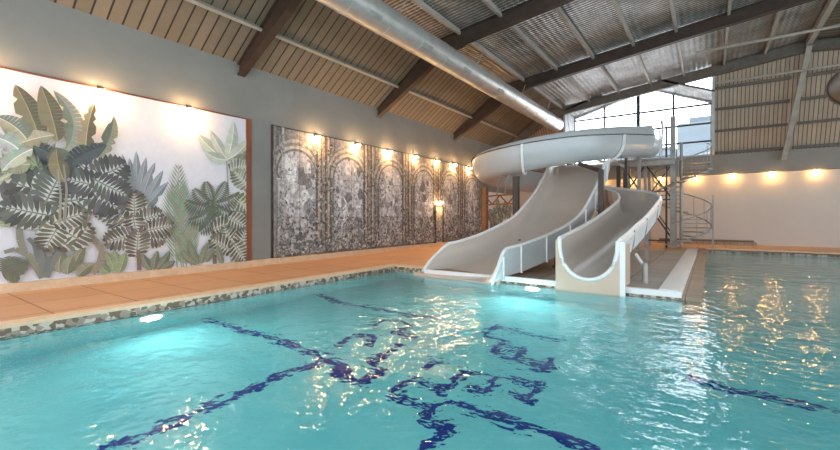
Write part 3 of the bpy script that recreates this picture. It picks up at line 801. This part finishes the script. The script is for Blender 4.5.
# top landing of the wide slide
build('landing', MB().box(-5.5, -3.1, 19.1, 21.2, 3.68, 3.8), 'steel', ws)
for x, y in ((-5.4, 19.2), (-5.4, 21.1), (-3.2, 19.4), (-3.2, 21.1)):
    build('landing_post', MB().bar((x, y, 0), (x, y, 3.7), 0.14), 'dark_steel', ws)
m = MB()
for a, b in (((-5.4,19.2),(-5.4,21.1)),((-5.4,21.1),(-3.2,21.1))):
    m.bar((*a, 0.6), (*b, 2.8), 0.05); m.bar((*a, 2.8), (*b, 0.6), 0.05); m.bar((*a, 2.8), (*b, 2.8), 0.06)
build('cross_brace', m, 'dark_steel', ws)

# ---------------------------------------------------------------- winding flume
fs = empty('winding_flume', (-4, 15, 0), 'winding white flume curling from the tower top round to the pool', 'water slide')
up_ctl = [(-2.62,20.9,4.24),(-2.74,20.2,4.16),(-3.27,17.87,3.86),(-3.9,15.85,3.56),(-4.75,14.8,3.34),(-5.75,14.4,3.15),(-6.75,14.65,3.02),(-7.4,15.4,2.94),(-7.5,16.4,2.84),(-6.9,17.35,2.7),(-5.9,17.9,2.5)]
lo_ctl = [(-5.9,17.9,2.5),(-4.6,18.15,2.15),(-3.4,17.95,1.82),(-2.45,17.3,1.58),(-2.02,16.2,1.32),(-2.0,14.8,1.0),(-2.08,12.8,0.6),(-2.15,11,0.32),(-2.17,9.5,0.14)]
FW, FH = 0.6, 0.86
def uprof(wd=FW, h=FH, th=0.045):
    inn = []
    for k in range(13):
        a = PI*k/12; inn.append((-math.cos(a)*wd*(1 if True else 0), h - h*math.sin(a)**0.75))
    inn = [(x, max(z, 0)) for x, z in inn]
    out = []
    for k in range(13):
        a = PI*(12-k)/12; out.append((-math.cos(a)*(wd+th), h - (h+th)*math.sin(a)**0.75))
    return inn + out
UP = uprof()
pu = catmull(up_ctl, 8); fu = frames_of(pu); pl = catmull(lo_ctl, 8); flo = frames_of(pl)
def sect(fr_, name, mat, prof): return build(name, MB().sweep(fr_, prof), mat, fs, 40)
def near_k(u):
    return min(range(4, 50), key=lambda k: abs(HX + F*((fu[k][0].x*ct + fu[k][0].y*st)/(-fu[k][0].x*st + fu[k][0].y*ct)) - u))
K1, K2 = near_k(608), near_k(525)
cuts = [0, K1, K2, 58, len(fu)-1]
for a, b in zip(cuts, cuts[1:]): sect(fu[a:b+1], 'trough_section', 'fibre_out', lambda k: UP)
cuts2 = [0, 20, 40, len(flo)-1]
for a, b in zip(cuts2, cuts2[1:]): sect(flo[a:b+1], 'trough_section', 'fibre', lambda k: UP)
# raised splash guard of the upper flume and the lip below it
for sd in (-1, 1):
    e = 56
    def g(k):
        q = 0.11 + 0.39*(1-k/e)**1.8
        return [(sd*(FW+0.05), FH), (sd*(FW+0.03), FH+q/2), (sd*(FW-0.08), FH+q), (sd*(FW-0.11), FH+q-0.01), (sd*(FW-0.01), FH+q/2-0.01), (sd*(FW+0.01), FH)]
    sect(fu[:e], 'splash_guard', 'fibre_out', g)
    lp = [(sd*(FW+0.02), FH-0.02), (sd*(FW+0.1), FH-0.02), (sd*(FW+0.1), FH+0.015), (sd*(FW+0.02), FH+0.015)]
    sect(fu, 'lip', 'rafter_grey', lambda k: lp)
    P = [p + s_*sd*(FW+0.03) + u_*(FH+0.01) for p, s_, u_ in flo]
    build('rim', MB().tube(P, 0.05, 8), 'rim', fs, 40)
    # outside panel ribbing of the last run
for k in (K1, K2):
    p, s_, u_ = fu[k]; t = (fu[k+1][0]-fu[k-1][0]).normalized()
    FL = [(x*1.1, (z-FH-.3)*1.07+FH+.3) for x, z in uprof(FW, FH, 0.08)]
    if k < 56: pass
    build('joint_flange', MB().sweep([(p-t*0.04, s_, u_), (p+t*0.04, s_, u_)], lambda q: FL), 'rim', fs, 40)
for k in (8, 20, 32, 40, 48, 56):
    p, s_, u_ = flo[k]; t = (flo[k+1][0]-flo[k-1][0]).normalized()
    FL = [(x*1.08, (z-FH)*1.06+FH) for x, z in uprof(FW, FH, 0.05)]
    build('joint_flange', MB().sweep([(p-t*0.03, s_, u_), (p+t*0.03, s_, u_)], lambda q: FL), 'steel', fs, 40)
p, s_, u_ = fu[0]
ent = [(p, s_, u_), (Vector((-2.5,21.5,4.3)), s_, u_), (Vector((-2.35,22.4,4.36)), s_, u_)]
build('entry_chute', MB().sweep(ent, lambda k: [(x*(1.02, .85, .8)[k], z*(1.0, .9, .8)[k]) for x, z in UP]), 'fibre_out', fs, 40)
# entry end
# outer side panel along last run, towards the platform
F3 = [f for f in flo if f[0].y < 17.3]
def sp(sd):
    return lambda k: [(sd*(FW+0.06), FH), (sd*(FW+0.1), FH-0.06), (sd*(FW+0.02), FH-0.5), (sd*(FW-0.02), FH-0.5), (sd*(FW+0.04), FH-0.06), (sd*(FW+0.04), FH)]
for sd in (-1, 1): build('side_panel', MB().sweep(F3, sp(sd)), 'rim', fs, 30)
# exit panel with the U-shaped mouth
m = MB(); x0, x1, zt, zb, yx = -2.86, -1.48, 0.98, -0.35, 9.42
cxm = -2.17
U = [(cxm - FW*math.cos(PI*k/16), 0.14 + FH - FH*math.sin(PI*k/16)**0.75) for k in range(17)]
O = []
for k in range(17):
    t = k/16
    if t < 0.25: O.append((x0, lerp(zt, zb, t/0.25)))
    elif t > 0.75: O.append((x1, lerp(zb, zt, (t-0.75)/0.25)))
    else: O.append((lerp(x0, x1, (t-0.25)/0.5), zb))
i0 = 0
for yy_ in (yx, yx+0.08):
    m.v += [(p[0], yy_, p[1]) for p in U] + [(p[0], yy_, p[1]) for p in O]
for k in range(16):
    m.f.append((k, k+1, 17+k+1, 17+k)); m.f.append((34+k, 51+k, 51+k+1, 34+k+1))
    m.f.append((k, 34+k, 34+k+1, k+1)); m.f.append((17+k, 17+k+1, 51+k+1, 51+k))
m.f += [(0, 17, 51, 34), (16, 50, 67, 33)]
build('exit_panel', m, 'fibre_bounce', fs)
build('mouth_rim', MB().tube([(p[0], yx-0.01, p[1]) for p in U], 0.045, 8), 'rim', fs, 40)
build('corner_trim', MB().bar((x1, yx+0.03, zb), (x1, yx+0.03, zt), 0.1, 0.07), 'rim', fs)
build('side_cheek', MB().box(x1-0.04, x1, yx, yx+1.0, -0.05, 0.9), 'fibre_bounce', fs)
# columns
def column(x, y, z, wd, mat, name='support_column'):
    m = MB().bar((x, y, 0), (x, y, z), wd); m.box(x-wd, x+wd, y-wd, y+wd, 0, 0.04); build(name, m, mat, fs)
column(-3.0, 14.9, 3.1, 0.16, 'dark_steel')
build('cantilever_arm', MB().bar((-3.0, 14.9, 3.05), (-3.9, 15.7, 3.45), 0.12), 'dark_steel', fs)
column(-5.85, 14.5, 3.0, 0.2, 'dark_steel'); column(-7.6, 15.5, 2.72, 0.2, 'warm_steel')
m = MB(); 
for z in (2.35, 2.0): m.bar((-7.6, 15.5, z), (-5.85, 14.5, z), 0.06)
for k in range(4):
    a = Vector((-7.6, 15.5, 0)).lerp(Vector((-5.85, 14.5, 0)), k/4); b = Vector((-7.6, 15.5, 0)).lerp(Vector((-5.85, 14.5, 0)), (k+1)/4)
    z0, z1 = (2.0, 2.35) if k % 2 else (2.35, 2.0); m.bar((a.x, a.y, z0), (b.x, b.y, z1), 0.04)
build('truss_beam', m, 'warm_steel', fs)
m = MB().bar((-6.9, 15.1, 2.35), (-6.4, 14.3, 3.0), 0.05).bar((-6.5, 14.9, 2.35), (-6.0, 14.2, 3.1), 0.05); build('strut', m, 'steel', fs)
column(-1.75, 15.9, 1.2, 0.09, 'steel'); column(-2.15, 13.2, 0.62, 0.09, 'dark_steel'); column(-4.9, 18.1, 2.05, 0.12, 'dark_steel'); column(-3.2, 18.1, 1.72, .1, 'dark_steel'); column(-7.0, 17.2, 2.45, .14, 'warm_steel')
column(-2.85, 19.0, 3.95, .1, 'dark_steel'); column(-2.6, 20.9, 4.15, .12, 'steel')
for a, b in (((-4.9, 18.1, 0.3), (-3.2, 18.1, 1.7)), ((-4.9, 18.16, 1.9), (-3.2, 18.16, 0.3))): build('cross_brace', MB().bar(a, b, 0.05), 'dark_steel', fs)
# small pump stub beside the mouth
pm = empty('water_pump', (-1.2, 10.6, 0.0), 'small grey water pump standing beside the flume mouth', 'pump')
build('pump_body', MB().tube([(-1.2,10.6,0),(-1.2,10.6,0.1),(-1.2,10.6,0.42),(-1.2,10.6,0.46)], [0.075, 0.06, 0.06, 0.04], 14), 'steel', pm, 40)
build('outlet_pipe', MB().tube([(-1.2,10.6,0.36),(-1.3,10.75,0.46),(-1.42,10.9,0.62)], 0.035, 8), 'rim', pm, 40)

# ---------------------------------------------------------------- tower
tw = empty('slide_tower', (-2.4, 23.8, 0), 'grey steel slide tower with braces and a top platform', 'tower')
P4 = [(-1.45, 23.3), (-2.62, 23.3), (-1.45, 25.0), (-2.62, 25.0), (-3.75, 22.6), (-3.45, 22.6), (-3.6, 25.0)]
for i, (x, y) in enumerate(P4):
    top = 6.35 if i == 0 else 4.2; build('tower_post', MB().bar((x, y, 0), (x, y, top), 0.2 if i == 0 else 0.13), 'steel', tw)
build('tower_post', MB().bar((-1.72, 23.3, 0), (-1.72, 23.3, 5.9), 0.08), 'dark_steel', tw)
br = [((-2.62,23.3,z),(-1.45,23.3,z),.06) for z in (0.35,2.35)] + [((-3.6,22.9,z),(-2.62,23.3,z),.05) for z in (0.35,2.35)]
br += [((-2.62,23.3,2.3),(-1.45,23.3,0.4),.07), ((-2.62,23.3,4.1),(-1.45,23.3,2.35),.07), ((-2.62,23.3,2.35),(-1.45,23.3,4.1),.05),
       ((-3.6,22.7,2.4),(-2.62,23.3,4.1),.06), ((-3.6,22.7,4.1),(-2.62,23.3,2.4),.06), ((-2.62,25,2.3),(-1.45,25,0.4),.05)]
for a, b, q in br: build('cross_brace', MB().bar(a, b, q), 'dark_steel', tw)
m = MB()
for k in range(9):
    z = 2.3 + k*0.2; z2 = z + 0.2; m.bar((-3.75, 22.6, z if k % 2 else z2), (-3.45, 22.6, z2 if k % 2 else z), 0.035)
build('lattice', m, 'steel', tw)
build('platform_deck', MB().box(-3.85, -1.3, 22.35, 25.15, 4.2, 4.3), 'steel', tw)
m = MB()
for y in (22.4, 23.3, 24.2, 25.1): m.bar((-3.85, y, 4.1), (-1.3, y, 4.1), 0.1, 0.16)
m.bar((-3.85, 22.4, 4.02), (-3.85, 25.1, 4.02), .08); m.bar((-3.9,22.35,3.98),(-1.3,22.35,3.98),.07)
build('platform_beam', m, 'steel', tw)
m = MB()
for x, y in ((-3.8, 22.5), (-3.0, 22.5), (-3.8, 25.1), (-2.6, 25.1), (-1.4, 25.1), (-3.8, 23.8)): m.bar((x, y, 4.3), (x, y, 5.05), 0.05)
for z in (4.7, 5.05): m.bar((-3.8, 22.5, z), (-3.8, 25.1, z), 0.045); m.bar((-3.8, 25.1, z), (-1.4, 25.1, z), 0.045); m.bar((-3.8, 22.5, z), (-2.8, 22.5, z), 0.045)
build('guard_rail', m, 'steel', tw)
m = MB()
for x in (-1.95,): m.tube([(x, 22.9, 4.3), (x, 22.8, 5.6), (x+0.04, 22.85, 6.1), (x+0.08, 23.0, 6.15), (x+0.08, 23.2, 5.8), (x+0.04, 23.25, 5.0), (x, 23.25, 4.35)], 0.045, 8)
build('grab_handle', m, 'rim', tw, 40)

# ---------------------------------------------------------------- spiral stair
sc_ = empty('spiral_staircase', (-1.3, 24.3, 0), 'grey spiral staircase with thin railings right beside the slide tower', 'staircase')
cx_, cy_, R_ = -1.15, 24.2, 1.28
build('center_post', MB().tube([(cx_, cy_, 0), (cx_, cy_, 5.2)], 0.07, 12), 'steel', sc_, 40)
rail = []; n_ = 21; a0 = math.radians(-120)
for k in range(n_):
    a = a0 + k*math.radians(25); z = 0.2 + k*0.2; b = a + math.radians(27)
    m = MB(); m.prism([(cx_+0.06*math.cos(a), cy_+0.06*math.sin(a)), (cx_+R_*math.cos(a), cy_+R_*math.sin(a)), (cx_+R_*math.cos((a+b)/2), cy_+R_*math.sin((a+b)/2)), (cx_+R_*math.cos(b), cy_+R_*math.sin(b)), (cx_+0.06*math.cos(b), cy_+0.06*math.sin(b))], 2, z-0.045, z)
    build('tread', m, 'purlin', sc_)
    q = a + math.radians(12); p = (cx_+(R_-0.03)*math.cos(q), cy_+(R_-0.03)*math.sin(q))
    build('baluster', MB().tube([(*p, z), (*p, z+0.95)], 0.014, 6), 'steel', sc_)
    rail.append((p[0], p[1], z+0.95))
build('handrail', MB().tube(rail, 0.028, 8), 'steel', sc_, 50)
lo_r = [(p[0], p[1], p[2]-0.98) for p in rail]; build('stringer', MB().tube(lo_r, 0.035, 6), 'steel', sc_, 50)
q = rail[0]; build('newel_post', MB().bar((cx_+R_, cy_-0.3, 0), (cx_+R_, cy_-0.3, 2.55), 0.06), 'steel', sc_)

# hazy block outside the window
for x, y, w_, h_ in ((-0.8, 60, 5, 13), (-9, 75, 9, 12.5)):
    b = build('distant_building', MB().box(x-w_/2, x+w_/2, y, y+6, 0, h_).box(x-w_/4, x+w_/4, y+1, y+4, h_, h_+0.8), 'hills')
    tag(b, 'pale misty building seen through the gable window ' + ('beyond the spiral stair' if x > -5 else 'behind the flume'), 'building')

# ---------------------------------------------------------------- light
wd = bpy.data.worlds.new('daylight'); bpy.context.scene.world = wd; wd.use_nodes = True
nt = wd.node_tree; bg = nt.nodes['Background']
tc = nt.nodes.new('ShaderNodeTexCoord'); nf = noise(nt, tc.outputs['Generated'], 2.5, 4)
nt.links.new(mixc(nt, ramp(nt, nf, 0.35, 0.65), (0.86, 0.93, 1.0, 1), (1.0, 1.0, 1.0, 1)), bg.inputs['Color'])
sx = nt.nodes.new('ShaderNodeSeparateXYZ'); nt.links.new(tc.outputs['Generated'], sx.inputs[0])
glow = nt.nodes.new('ShaderNodeMapRange'); glow.interpolation_type = 'SMOOTHSTEP'
glow.inputs['From Min'].default_value = 0.75; glow.inputs['From Max'].default_value = 0.97; glow.inputs['To Min'].default_value = 1.45; glow.inputs['To Max'].default_value = 4.6
nt.links.new(sx.outputs[1], glow.inputs['Value']); nt.links.new(glow.outputs[0], bg.inputs['Strength'])
sc = bpy.context.scene
sc.view_settings.view_transform = 'Standard'; sc.view_settings.look = 'None'; sc.view_settings.gamma = 1
sc.view_settings.use_curve_mapping = False; sc.view_settings.exposure = 0.93
sc.cycles.max_bounces = 10; sc.cycles.diffuse_bounces = 5; sc.cycles.transmission_bounces = 8; sc.cycles.transparent_max_bounces = 8
sc.cycles.sample_clamp_indirect = 0.0
